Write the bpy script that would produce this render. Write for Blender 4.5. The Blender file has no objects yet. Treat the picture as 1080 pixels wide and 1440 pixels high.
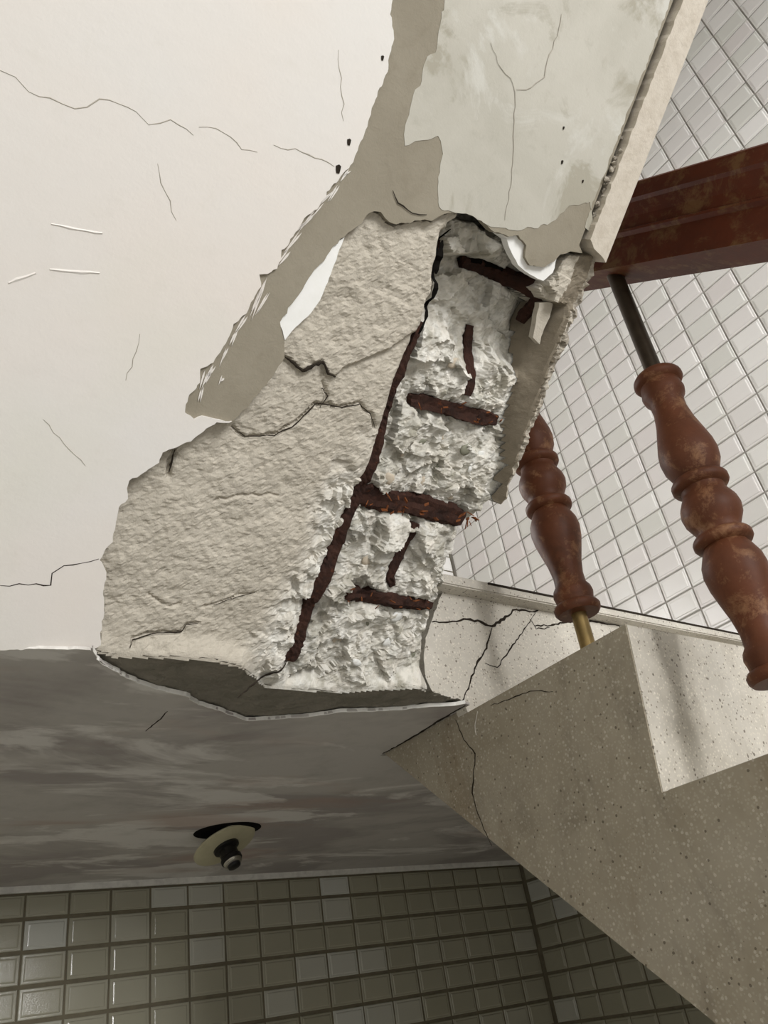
import bpy, bmesh, math, random
import numpy as np
from mathutils import Vector, Matrix
from mathutils.geometry import delaunay_2d_cdt

# ------------------------------------------------------------------ camera, light, exposure
SC = bpy.context.scene
COL = SC.collection
# camera axes (right, down, forward) written in the stairwell's own axes:
# X = across the stairs, Y = along the flights towards the tiled back wall, Z = up; the lens is at the origin
RM = np.array([[0.81549424, -0.55893698, -0.15019523],
               [0.19900477, 0.51448277, -0.83408907],
               [0.54347608, 0.65030526, 0.53078886]])
FPX = 1120.98
cam = bpy.data.objects.new('camera', bpy.data.cameras.new('camera'))
COL.objects.link(cam)
r_, d_, f_ = [Vector(v) for v in RM]
cam.matrix_world = Matrix(((r_.x, -d_.x, -f_.x, 0), (r_.y, -d_.y, -f_.y, 0), (r_.z, -d_.z, -f_.z, 0), (0, 0, 0, 1)))
cam.data.sensor_width = 36; cam.data.lens = FPX * 36 / 1440
cam.data.clip_start = 0.02
SC.camera = cam

W = bpy.data.worlds.new('world'); SC.world = W; W.use_nodes = True
bg = W.node_tree.nodes['Background']
bg.inputs[0].default_value = (0.97, 0.985, 1.0, 1); bg.inputs[1].default_value = 0.68

def area(name, loc, target, sx, sy, power, col=(1, 1, 1)):
    l = bpy.data.lights.new(name, 'AREA'); l.shape = 'RECTANGLE'; l.size = sx; l.size_y = sy
    l.energy = power; l.color = col
    o = bpy.data.objects.new(name, l); COL.objects.link(o); o.location = loc
    o.rotation_euler = (Vector(target) - Vector(loc)).to_track_quat('-Z', 'Y').to_euler()
    return o
area('stair_window_daylight', (0.75, -3.2, 1.10), (0.75, 0.6, 0.6), 1.0, 1.3, 142, (1.0, 0.99, 0.975))

FILL_GLOW = 7.0              # glow of the unseen window added to brighten the right wall
SC.view_settings.view_transform = 'Standard'; SC.view_settings.look = 'None'
SC.view_settings.gamma = 1; SC.view_settings.use_curve_mapping = False
SC.view_settings.exposure = -0.08

# ------------------------------------------------------------------ survey: sight lines to known planes
def ray(u, v): return RM.T @ np.array([(u - 540) / FPX, (v - 720) / FPX, 1.0])
SO = np.array([0, .709, .324]); EB = np.array([0, -.7727, .6348]); EN = np.array([0, -.6348, -.7727])
def sof(u, v, t=0.0):            # sloping soffit: (across, up-slope) of a sight line at depth t (+ = towards the stairwell)
    d = ray(u, v); s = ((SO + EN * t) @ EN) / (d @ EN); P = d * s
    return (P[0], (P - SO) @ EB)
def sofs(pts, t=0.0): return [sof(u, v, t) for u, v in pts]
def P3(a, b, t=0.0): return SO + np.array([a, 0, 0]) + EB * b + EN * t
def onx(u, v, x): d = ray(u, v); return d * (x / d[0])
def ony(u, v, y): d = ray(u, v); return d * (y / d[1])
def onz(u, v, z): d = ray(u, v); return d * (z / d[2])
ZL = .324                        # landing soffit
XW, YW = 1.77, 1.80              # right wall, back wall
XF = .705                        # open side of the lower flight

# ------------------------------------------------------------------ noise
def vnoise(x, y, s, seed):
    rg = np.random.RandomState(seed); T = rg.rand(256, 256)
    X = x / s + 1000.37; Y = y / s + 1000.71
    i = np.floor(X).astype(int); j = np.floor(Y).astype(int); fx = X - i; fy = Y - j
    fx = fx * fx * (3 - 2 * fx); fy = fy * fy * (3 - 2 * fy)
    i0, i1, j0, j1 = i % 256, (i + 1) % 256, j % 256, (j + 1) % 256
    return (T[i0, j0] * (1 - fx) + T[i1, j0] * fx) * (1 - fy) + (T[i0, j1] * (1 - fx) + T[i1, j1] * fx) * fy - .5
def fbm(x, y, s, seed, o=4, g=.5):
    r = 0; k = 1
    for q in range(o): r = r + k * vnoise(x, y, s / 2 ** q, seed + q); k *= g
    return r
def facets(x, y, cell, seed, tilt, step):
    """broken-stone relief: nearest seed gives each chip its own height and tilt; returns height, random id, edge"""
    rg = np.random.RandomState(seed)
    x0, x1, y0, y1 = x.min(), x.max(), y.min(), y.max()
    nx = max(2, int((x1 - x0) / cell)); ny = max(2, int((y1 - y0) / cell)); n = nx * ny
    sx = x0 + rg.rand(n) * (x1 - x0); sy = y0 + rg.rand(n) * (y1 - y0)
    hh = rg.randn(n) * step; gx = rg.randn(n) * tilt; gy = rg.randn(n) * tilt; cid = rg.rand(n)
    out = np.zeros(x.shape); idd = np.zeros(x.shape)
    for k0 in range(0, x.size, 4000):
        xs = x[k0:k0 + 4000, None]; ys = y[k0:k0 + 4000, None]
        q = np.argmin((xs - sx) ** 2 + (ys - sy) ** 2, 1)
        out[k0:k0 + 4000] = hh[q] + gx[q] * (xs[:, 0] - sx[q]) + gy[q] * (ys[:, 0] - sy[q]); idd[k0:k0 + 4000] = cid[q]
    return out, idd
def inside(x, y, poly):
    r = np.zeros(x.shape, bool); n = len(poly)
    for i in range(n):
        (xa, ya), (xb, yb) = poly[i], poly[(i + 1) % n]
        if ya == yb: continue
        c = ((ya > y) != (yb > y)) & (x < (xb - xa) * (y - ya) / (yb - ya) + xa); r ^= c
    return r
def dist(x, y, line, closed=False):
    d = np.full(x.shape, 1e9); n = len(line)
    for i in range(n if closed else n - 1):
        (xa, ya), (xb, yb) = line[i], line[(i + 1) % n]
        vx, vy = xb - xa, yb - ya; L = vx * vx + vy * vy + 1e-12
        s = np.clip(((x - xa) * vx + (y - ya) * vy) / L, 0, 1)
        d = np.minimum(d, np.hypot(x - xa - s * vx, y - ya - s * vy))
    return d
def acrossat(b, line):           # the line's a at given b (line runs downhill)
    L = sorted([(q[1], q[0]) for q in line]); return np.interp(b, [q[0] for q in L], [q[1] for q in L])
def smooth(e0, e1, v):
    s = np.clip((v - e0) / (e1 - e0), 0, 1); return s * s * (3 - 2 * s)

# ------------------------------------------------------------------ materials
def lin(c): return tuple((v / 255 / 12.92) if v / 255 <= .04045 else ((v / 255 + .055) / 1.055) ** 2.4 for v in c)
class Mat:
    def __init__(s, name, base=(128, 128, 128), rough=.8, spec=.3, metal=0):
        s.m = bpy.data.materials.new(name); s.m.use_nodes = True; s.t = s.m.node_tree; s.n = s.t.nodes
        s.b = s.n['Principled BSDF']; s.tc = s.n.new('ShaderNodeTexCoord'); s.vec = s.tc.outputs['Object']
        s.b.inputs['Roughness'].default_value = rough; s.b.inputs['Specular IOR Level'].default_value = spec
        s.b.inputs['Metallic'].default_value = metal
        s.b.inputs['Base Color'].default_value = (*lin(base), 1); s.c = None; s.base = base; s.bump = None
    def link(s, a, b): s.t.links.new(a, b)
    def noise(s, scale, detail=5, rough=.6, dist_=0, stretch=None):
        n = s.n.new('ShaderNodeTexNoise'); n.inputs['Scale'].default_value = scale; n.inputs['Detail'].default_value = detail
        n.inputs['Roughness'].default_value = rough; n.inputs['Distortion'].default_value = dist_
        v = s.vec
        if stretch:
            mp = s.n.new('ShaderNodeMapping'); mp.inputs['Scale'].default_value = stretch; s.link(v, mp.inputs[0]); v = mp.outputs[0]
        s.link(v, n.inputs['Vector']); return n.outputs['Fac']
    def voro(s, scale, out='Distance', feat='F1', rnd=1):
        n = s.n.new('ShaderNodeTexVoronoi'); n.inputs['Scale'].default_value = scale; n.feature = feat
        n.inputs['Randomness'].default_value = rnd
        s.link(s.vec, n.inputs['Vector']); return n.outputs[out]
    def ramp(s, fac, stops):
        n = s.n.new('ShaderNodeValToRGB'); e = n.color_ramp.elements
        while len(e) < len(stops): e.new(.5)
        for k, (p, c) in enumerate(stops):
            e[k].position = p; e[k].color = (*(lin(c) if not isinstance(c, float) else (c, c, c)), 1)
        s.link(fac, n.inputs[0]); return n.outputs[0]
    def mix(s, fac, col2, mode='MIX'):
        n = s.n.new('ShaderNodeMix'); n.data_type = 'RGBA'; n.blend_type = mode
        if s.c is None: n.inputs[6].default_value = (*lin(s.base), 1)
        else: s.link(s.c, n.inputs[6])
        if isinstance(col2, tuple): n.inputs[7].default_value = (*lin(col2), 1)
        else: s.link(col2, n.inputs[7])
        if isinstance(fac, float): n.inputs[0].default_value = fac
        else: s.link(fac, n.inputs[0])
        s.c = n.outputs[2]; return s
    def math(s, op, a, b):
        n = s.n.new('ShaderNodeMath'); n.operation = op
        for i, v in enumerate((a, b)):
            if isinstance(v, (int, float)): n.inputs[i].default_value = v
            else: s.link(v, n.inputs[i])
        return n.outputs[0]
    def relief(s, h, strength=.3, d=.002):
        n = s.n.new('ShaderNodeBump'); n.inputs['Strength'].default_value = strength; n.inputs['Distance'].default_value = d
        s.link(h, n.inputs['Height'])
        if s.bump is not None: s.link(s.bump, n.inputs['Normal'])
        s.bump = n.outputs[0]; return s
    def attr(s, name):
        n = s.n.new('ShaderNodeAttribute'); n.attribute_name = name; return n.outputs['Color']
    def done(s):
        if s.c is not None: s.link(s.c, s.b.inputs['Base Color'])
        if s.bump is not None: s.link(s.bump, s.b.inputs['Normal'])
        return s.m

def m_white():
    M = Mat('white_paint', (222, 219, 215), .62, .25)
    M.mix(M.ramp(M.noise(3.2, 3, .5), [(.42, 0.0), (.68, .55)]), (226, 215, 205))
    M.mix(M.ramp(M.noise(4.1, 3, .5, .4), [(.5, 0.0), (.75, .6)]), (214, 214, 202))
    M.mix(M.ramp(M.noise(38, 6, .7), [(.55, 0.0), (.8, .16)]), (196, 190, 178))
    M.relief(M.noise(60, 5, .6), .16, .0015).relief(M.noise(420, 3, .6), .1, .0006)
    return M.done()
def m_render():
    M = Mat('cement_render', (141, 134, 119), .85, .2)
    M.mix(M.ramp(M.noise(9, 5, .6), [(.4, 0.0), (.7, .6)]), (160, 153, 138))
    M.mix(M.ramp(M.noise(26, 5, .65, .5), [(.55, 0.0), (.75, .5)]), (126, 118, 102))
    M.relief(M.noise(90, 5, .6), .25, .002).relief(M.noise(500, 3, .6), .25, .0008)
    return M.done()
def m_skim():
    M = Mat('grey_skim_coat', (192, 189, 179), .75, .25)
    M.mix(M.ramp(M.noise(5, 5, .6, .8), [(.40, 0.0), (.62, .85)]), (178, 175, 164))
    M.mix(M.ramp(M.noise(7.5, 6, .62, 1.2), [(.55, 0.0), (.61, .75)]), (158, 153, 138))
    M.mix(M.ramp(M.noise(11, 6, .65, 1.0), [(.56, 0.0), (.66, .7)]), (204, 203, 196))
    M.mix(M.ramp(M.noise(60, 6, .7), [(.56, 0.0), (.76, .4)]), (160, 156, 144))
    M.relief(M.noise(50, 5, .6), .2, .0018).relief(M.noise(380, 3, .6), .2, .0006)
    return M.done()
def m_scratch():
    M = Mat('scratch_coat', (190, 183, 170), .92, .15)
    M.mix(M.ramp(M.noise(14, 5, .6), [(.4, 0.0), (.7, .6)]), (180, 173, 160))
    M.mix(M.attr('tint'), (214, 212, 205))
    M.mix(M.ramp(M.noise(120, 5, .7), [(.55, 0.0), (.75, .45)]), (160, 151, 135))
    M.relief(M.noise(160, 6, .7), .55, .003).relief(M.noise(700, 3, .7), .35, .001)
    return M.done()
def m_agg():
    M = Mat('broken_concrete', (205, 204, 197), .9, .2)
    M.mix(.92, M.attr('tint'))
    M.mix(M.ramp(M.noise(60, 6, .7), [(.5, 0.0), (.7, .5)]), (228, 228, 224))
    M.mix(M.ramp(M.noise(95, 5, .7, .5), [(.6, 0.0), (.74, .5)]), (150, 147, 138))
    M.relief(M.noise(140, 6, .75), .6, .0035).relief(M.voro(240), .25, .0015)
    return M.done()
def m_sidegrey():
    M = Mat('shaded_strip_face', (132, 123, 108), .9, .15)  # shade on the strip's inner side put into a darker base colour
    M.mix(M.ramp(M.noise(45, 6, .7), [(.45, 0.0), (.7, .6)]), (110, 101, 88))
    M.relief(M.noise(150, 6, .7), .5, .002); return M.done()
def m_edge():
    M = Mat('rough_edge_concrete', (190, 182, 168), .92, .15)
    M.mix(M.ramp(M.noise(70, 6, .7), [(.42, 0.0), (.65, .7)]), (120, 112, 102))
    M.mix(M.ramp(M.noise(45, 4, .6), [(.58, 0.0), (.7, .7)]), (196, 190, 178))
    M.relief(M.noise(170, 6, .75), .8, .004); return M.done()
def m_dark():
    M = Mat('damp_mortar', (128, 123, 112), .9, .15)
    M.mix(M.ramp(M.noise(24, 5, .65, .4), [(.42, 0.0), (.66, .7)]), (104, 101, 90))
    M.mix(M.ramp(M.noise(50, 5, .65, .4), [(.6, 0.0), (.72, .6)]), (84, 82, 72))
    M.relief(M.noise(110, 6, .7), .5, .003); return M.done()
def m_soffit():
    M = Mat('worn_soffit_paint', (158, 152, 148), .8, .2)
    M.mix(M.ramp(M.noise(3.0, 5, .6, .5, (.7, 1.35, 1)), [(.44, 0.0), (.54, .9)]), (184, 180, 174))
    M.mix(M.ramp(M.noise(4.0, 6, .62, .6, (.6, 1.5, 1)), [(.53, 0.0), (.58, .85)]), (214, 211, 206))
    M.mix(M.ramp(M.noise(3.6, 4, .6, .3, (.6, 1.8, 1)), [(.56, 0.0), (.68, .6)]), (168, 146, 134))
    M.mix(M.ramp(M.noise(12, 6, .7), [(.5, 0.0), (.75, .35)]), (132, 127, 120))
    M.relief(M.noise(70, 5, .65), .2, .0015); return M.done()
def m_terrazzo(name='terrazzo', base=(162, 154, 138), dirt=1.0, w=1.0):
    M = Mat(name, base, .40, .4)
    M.mix(M.ramp(M.noise(5, 5, .6, .5), [(.42, 0.0), (.66, .6 * dirt)]), (146, 136, 116))
    M.mix(M.ramp(M.noise(3.2, 5, .65, 1.0, (1, 3.2, .9)), [(.54, 0.0), (.70, .5 * dirt)]), (108, 101, 90))
    M.mix(M.ramp(M.noise(7, 6, .7, .3, (1, 1, .25)), [(.54, 0.0), (.68, .55 * dirt)]), (122, 104, 78))
    M.mix(M.ramp(M.noise(26, 6, .7), [(.45, 0.0), (.75, .45)]), tuple(min(255, int(v * 1.1)) for v in base))
    M.mix(M.ramp(M.noise(11, 6, .7, .6), [(.60, 0.0), (.72, .35 * dirt)]), (96, 86, 72))
    for sc, thr, pick, col, k in ((330, .40, .60, (214, 208, 194), .62 if dirt < 1 else .16), (210, .33, .84, (222, 216, 204), .62 if dirt < 1 else .34), (260, .34, .80, (104, 94, 80), .65), (150, .26, .90, (84, 74, 62), .75)):
        v = M.voro(sc, 'Distance'); c = M.voro(sc, 'Color')
        sp = M.n.new('ShaderNodeSeparateColor'); M.link(c, sp.inputs[0])
        chip = M.math('MULTIPLY', M.math('LESS_THAN', M.math('ADD', v, M.math('MULTIPLY', M.noise(sc * 1.3, 2), .25)), thr + .12), M.math('GREATER_THAN', sp.outputs[0], pick))
        M.mix(M.math('MULTIPLY', chip, k), col)
    M.relief(M.noise(130, 5, .65), .18, .001); return M.done()
def m_tile():
    M = Mat('glazed_tile', (226, 223, 220), .16, .5)
    oi = M.n.new('ShaderNodeObjectInfo')
    M.mix(M.ramp(oi.outputs['Random'], [(0, (234, 232, 228)), (.3, (240, 236, 234)), (.55, (228, 228, 221)), (.8, (246, 244, 241)), (1, (236, 230, 228))]),
          M.ramp(oi.outputs['Random'], [(0, (234, 232, 228)), (.3, (240, 236, 234)), (.55, (228, 228, 221)), (.8, (246, 244, 241)), (1, (236, 230, 228))]))
    M.mix(M.ramp(M.noise(60, 5, .7), [(.6, 0.0), (.8, .25)]), (196, 190, 180))
    M.relief(M.noise(30, 3, .5), .12, .001); return M.done()
def m_tile_shaded():
    M = Mat('shaded_glazed_tile', (196, 190, 172), .14, .55)  # wall tile again; dimness under the landing is put into its colour
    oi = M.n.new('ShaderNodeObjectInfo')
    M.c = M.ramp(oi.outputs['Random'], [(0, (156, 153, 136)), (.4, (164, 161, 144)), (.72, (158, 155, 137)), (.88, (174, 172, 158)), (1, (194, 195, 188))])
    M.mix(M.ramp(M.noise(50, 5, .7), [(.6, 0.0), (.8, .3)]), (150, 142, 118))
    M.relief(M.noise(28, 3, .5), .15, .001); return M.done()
def m_plain(name, c, rough=.8, spec=.3, metal=0, n=60, c2=None, bump=.2):
    M = Mat(name, c, rough, spec, metal)
    M.mix(M.ramp(M.noise(n, 5, .65), [(.4, 0.0), (.7, .6)]), c2 or tuple(int(v * .82) for v in c))
    M.relief(M.noise(n * 2.5, 5, .65), bump, .0012); return M.done()
def m_rust():
    M = Mat('rusted_steel', (62, 40, 32), .88, .2)
    M.mix(M.ramp(M.noise(70, 6, .7), [(.42, 0.0), (.66, .8)]), (38, 27, 24))
    M.mix(M.ramp(M.noise(110, 6, .75), [(.6, 0.0), (.72, .75)]), (112, 62, 36))
    M.relief(M.noise(160, 6, .75, 0, (1, 1, 1)), .8, .004); return M.done()
def m_wood(name, c, worn, amt):
    M = Mat(name, c, .5, .22)
    M.mix(M.ramp(M.noise(14, 6, .7), [(.4, 0.0), (.7, .6)]), tuple(int(v * .62) for v in c))
    M.mix(M.ramp(M.noise(34, 7, .75, .3), [(amt, 0.0), (amt + .13, .7)]), worn)
    M.mix(M.ramp(M.noise(9, 5, .7, .4), [(.58, 0.0), (.72, .7)]), (58, 34, 20))
    M.relief(M.noise(120, 5, .7), .2, .001); return M.done()

MW, MR, MK, MS, MA = m_white(), m_render(), m_skim(), m_scratch(), m_agg()
MSG, ME, MD, MSO, MT = m_sidegrey(), m_edge(), m_dark(), m_soffit(), m_terrazzo()
MTL = m_terrazzo('lit_terrazzo', (196, 191, 181), .45)  # same terrazzo with the lit tone of risers and treads put into its colour
MTI, MTSH, MRU = m_tile(), m_tile_shaded(), m_rust()
MGROUT = m_plain('grey_grout', (176, 172, 165), .9, .1, 0, 40)
MGROUTD = m_plain('dark_grout', (118, 111, 94), .9, .1, 0, 40)
MCRACK = m_plain('crack_dirt_and_shade', (52, 46, 40), 1, .05, 0, 90)  # dirt in cracks; also the painted shade in the edge strip's joint
MHAIR = m_plain('hairline_dirt', (178, 172, 161), 1, .05, 0, 90)
MFRESH = m_plain('fresh_white_plaster', (240, 240, 238), .8, .2, 0, 60, (232, 232, 228), .1)
MBAL = m_wood('varnished_baluster_wood', (100, 58, 37), (146, 108, 78), .53)
MRAIL = m_wood('varnished_rail_wood', (82, 35, 14), (104, 78, 48), .50)
MIRON = m_plain('dull_iron', (74, 64, 52), .45, .5, .6, 50, (52, 44, 36))
MBRASS = m_plain('tarnished_brass', (150, 128, 84), .35, .5, .85, 50, (110, 94, 62))
MTRIM = m_plain('white_cornice_paint', (226, 224, 218), .7, .25, 0, 50)
MCONC = m_plain('plain_concrete', (150, 146, 138), .9, .15, 0, 20)
MDISC = m_plain('cream_plastic', (176, 170, 142), .45, .4, 0, 40, (160, 154, 126), .05)
MBLACK = m_plain('black_bakelite', (22, 20, 19), .4, .4, 0, 40, (14, 13, 12), .05)
MSTEEL = m_plain('bare_steel', (190, 186, 176), .3, .5, .9, 40)
MVOID = m_plain('unlit_hole', (20, 18, 16), 1, .05, 0, 40)  # unlit depth of the lamp hole and open cracks, painted near-black

# ------------------------------------------------------------------ object helpers
def empty(name, loc, label, cat, group=None):
    o = bpy.data.objects.new(name, None); COL.objects.link(o); o.location = loc; o.empty_display_size = .05
    o['label'] = label; o['category'] = cat
    if group: o['group'] = group
    return o
def put(name, me, mat, parent=None, label=None, kind=None, smooth_=False):
    o = bpy.data.objects.new(name, me); COL.objects.link(o)
    if mat is not None and not me.materials: me.materials.append(mat)
    if parent is not None:
        o.parent = parent
        q = parent
        off = Vector((0, 0, 0))
        while q is not None: off += q.location; q = q.parent
        o.location = -off                      # every mesh below is modelled in stairwell coordinates
    if label: o['label'] = label
    if kind: o['kind'] = kind
    if smooth_:
        for p in me.polygons: p.use_smooth = True
    return o
def from_bm(bm, name):
    me = bpy.data.meshes.new(name); bmesh.ops.recalc_face_normals(bm, faces=bm.faces); bm.to_mesh(me); bm.free(); return me
def box_bm(bm, x0, x1, y0, y1, z0, z1):
    v = [bm.verts.new((x, y, z)) for x in (x0, x1) for y in (y0, y1) for z in (z0, z1)]
    for f in ((0, 1, 3, 2), (4, 6, 7, 5), (0, 4, 5, 1), (2, 3, 7, 6), (0, 2, 6, 4), (1, 5, 7, 3)): bm.faces.new([v[i] for i in f])
def box(name, x0, x1, y0, y1, z0, z1, mat, parent=None, bev=0, **k):
    bm = bmesh.new(); box_bm(bm, x0, x1, y0, y1, z0, z1)
    if bev: bmesh.ops.bevel(bm, geom=bm.edges[:], offset=bev, segments=2, affect='EDGES')
    return put(name, from_bm(bm, name), mat, parent, **k)
def ragged(poly, step=.004, amp=.0015, seed=1, closed=True, keep=()):
    out = []; n = len(poly)
    for i in range(n if closed else n - 1):
        (xa, ya), (xb, yb) = poly[i], poly[(i + 1) % n]
        L = math.hypot(xb - xa, yb - ya); m = 1 if i in keep else max(1, int(L / step))
        for k in range(m): out.append((xa + (xb - xa) * k / m, ya + (yb - ya) * k / m, i in keep and 0 or 1))
    if not closed: out.append((*poly[-1], 0))
    A = np.array(out); nx = vnoise(A[:, 0] + A[:, 1], A[:, 1], .007, seed) * 2 + vnoise(A[:, 0], A[:, 1], .0025, seed + 7) * 1.2
    ny = vnoise(A[:, 0] + 3, A[:, 1], .007, seed + 3) * 2 + vnoise(A[:, 0] + 5, A[:, 1], .0025, seed + 9) * 1.2
    return [(a + amp * p * w, b + amp * q * w) for (a, b, w), p, q in zip(out, nx, ny)]
def plate(name, poly, f0, f1, mat, parent, **k):
    """slab between two surfaces: f0, f1 map a 2-D outline point to 3-D"""
    n = len(poly)
    V, E, F = delaunay_2d_cdt([Vector(p) for p in poly], [(i, (i + 1) % n) for i in range(n)], [], 0, 1e-7)[:3]
    pa = np.array(poly); cx = np.array([[sum(V[i][q] for i in f) / 3 for q in (0, 1)] for f in F])
    ok = inside(cx[:, 0], cx[:, 1], poly); F = [f for f, g in zip(F, ok) if g]
    bm = bmesh.new()
    lo = [bm.verts.new(f0(p[0], p[1])) for p in V]; hi = [bm.verts.new(f1(p[0], p[1])) for p in V]
    cnt = {}
    for f in F:
        for q in range(3): cnt.setdefault(frozenset((f[q], f[(q + 1) % 3])), []).append((f[q], f[(q + 1) % 3]))
    for f in F: bm.faces.new([hi[i] for i in f]); bm.faces.new([lo[i] for i in f[::-1]])
    for e in cnt.values():
        if len(e) == 1: i, j = e[0]; bm.faces.new((lo[i], lo[j], hi[j], hi[i]))
    for v in [v for v in bm.verts if not v.link_faces]: bm.verts.remove(v)
    return put(name, from_bm(bm, name), mat, parent, **k)
def sof_plate(name, poly, t0, t1, mat, parent, **k):
    return plate(name, poly, lambda a, b: P3(a, b, t0), lambda a, b: P3(a, b, t1), mat, parent, **k)
def crack(name, pts, nrm, width, mat, parent, seed=1, amp=.0025, lift=.0006, **k):
    """thin dirt-filled crack lying on a surface: a tapered ribbon with a wandering line"""
    rg = random.Random(seed); P = [Vector(p) for p in pts]; nrm = Vector(nrm).normalized(); Q = []
    for i in range(len(P) - 1):
        L = (P[i + 1] - P[i]).length; m = max(1, int(L / .006))
        for q in range(m):
            d = (P[i + 1] - P[i]).normalized(); s = d.cross(nrm)
            Q.append(P[i].lerp(P[i + 1], q / m) + s * rg.uniform(-amp, amp) * (1 if q else .3))
    Q.append(P[-1]); bm = bmesh.new(); rows = []
    for i, q in enumerate(Q):
        d = (Q[min(i + 1, len(Q) - 1)] - Q[max(i - 1, 0)]).normalized(); s = d.cross(nrm).normalized()
        w = width * (.35 + .65 * math.sin(math.pi * min(1, max(0, (i + .4) / (len(Q) - .2))))) * rg.uniform(.6, 1.3) / 2
        rows.append([bm.verts.new(q + s * w), bm.verts.new(q + nrm * lift), bm.verts.new(q - s * w)])
    for A, B in zip(rows, rows[1:]):
        bm.faces.new((A[0], A[1], B[1], B[0])); bm.faces.new((A[1], A[2], B[2], B[1]))
    return put(name, from_bm(bm, name), mat, parent, **k)
def lathe(bm, p0, axis, prof, seg=28):
    ax = Vector(axis).normalized(); u = ax.orthogonal().normalized(); v = ax.cross(u); p0 = Vector(p0); rings = []
    for h, r in prof:
        rings.append([bm.verts.new(p0 + ax * h + (u * math.cos(2 * math.pi * i / seg) + v * math.sin(2 * math.pi * i / seg)) * r) for i in range(seg)])
    for A, B in zip(rings, rings[1:]):
        for i in range(seg): bm.faces.new((A[i], A[(i + 1) % seg], B[(i + 1) % seg], B[i]))
    bm.faces.new(rings[0][::-1]); bm.faces.new(rings[-1])
def lathe_obj(name, p0, axis, prof, mat, parent, seg=28, sharp=40, **k):
    bm = bmesh.new(); lathe(bm, p0, axis, prof, seg); me = from_bm(bm, name)
    o = put(name, me, mat, parent, smooth_=True, **k)
    me.set_sharp_from_angle(angle=math.radians(sharp)); return o

# ------------------------------------------------------------------ walls, tiles
def wall_box(name, *a):
    o = box(name, *a[:6], a[6]); o['kind'] = 'structure'; return o
wall_back = wall_box('wall_back', -.5, XW + .1, YW, YW + .1, -1.5, 3.2, MGROUTD)
wall_right = wall_box('wall_right', XW, XW + .1, -1.6, YW, -1.5, 3.2, MGROUT)
wall_left = wall_box('wall_left', -.565, -.465, -1.6, YW, -1.5, 3.2, MTRIM)
ceiling_and_shade_slab = wall_box('ceiling_and_shade_slab', -.565, XW + .1, -1.6, YW + .1, 3.2, 3.3, MTRIM)
bmc = bmesh.new(); box_bm(bmc, -.565, XW + .1, -1.6, YW + .1, 3.2, 3.3); box_bm(bmc, -.46, XW - .007, -2.3, -1.12, 1.74, 1.94)   # top of the stairwell and an unseen slab added to shade the right wall
ceiling_and_shade_slab.data = from_bm(bmc, 'ceiling_and_shade_slab'); ceiling_and_shade_slab.data.materials.append(MTRIM)
floor = wall_box('floor', -.5, XW + .1, -3.0, YW, -1.56, -1.5, m_plain('pale_floor', (205, 202, 196), .6, .3, 0, 8))

def tile_mesh(name, normal_axis):
    """pillow-edged glazed tile, 1 x 1 in its plane, a few millimetres proud of the grout"""
    bm = bmesh.new(); prof = [(.5, 0), (.5, .0016), (.478, .0028), (.415, .0028), (.392, .0040), (0.36, .0043)]
    rings = []
    for s, h in prof:
        ring = []
        for cx, cy in ((-1, -1), (1, -1), (1, 1), (-1, 1)):
            # the frame keeps one width on both sides although the tile is oblong
            x = cx * (.5 - (.5 - s) * .78); y = cy * (.5 - (.5 - s) * 1.12)
            ring.append(bm.verts.new((x, -h, y) if normal_axis == 'y' else (-h, x, y)))
        rings.append(ring)
    for A, B in zip(rings, rings[1:]):
        for i in range(4): bm.faces.new((A[i], A[(i + 1) % 4], B[(i + 1) % 4], B[i]))
    bm.faces.new(rings[-1])
    bm.normal_update()
    want = Vector((0, -1, 0)) if normal_axis == 'y' else Vector((-1, 0, 0))
    if rings[-1][0].link_faces and [f for f in bm.faces if len(set(f.verts) & set(rings[-1])) == 4][0].normal.dot(want) < 0:
        bmesh.ops.reverse_faces(bm, faces=bm.faces[:])
    me = bpy.data.meshes.new(name); bm.to_mesh(me); bm.free(); return me
TY_SHADED, TX_SHADED, TX, TY = tile_mesh('tile_shaded_back', 'y'), tile_mesh('tile_shaded_side', 'x'), tile_mesh('tile_side', 'x'), tile_mesh('tile_back', 'y')
TY_SHADED.materials.append(MTSH); TX_SHADED.materials.append(MTSH); TX.materials.append(MTI); TY.materials.append(MTI)
def proj(p):
    c = RM @ np.array(p)
    return (9e9, 9e9) if c[2] < .05 else (540 + FPX * c[0] / c[2], 720 + FPX * c[1] / c[2])
JT = .0042
rt = random.Random(5)
box('grout_bed', XW - .0006, XW + .01, -1.6, YW, -1.5, .33, MGROUTD, wall_right)
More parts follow.
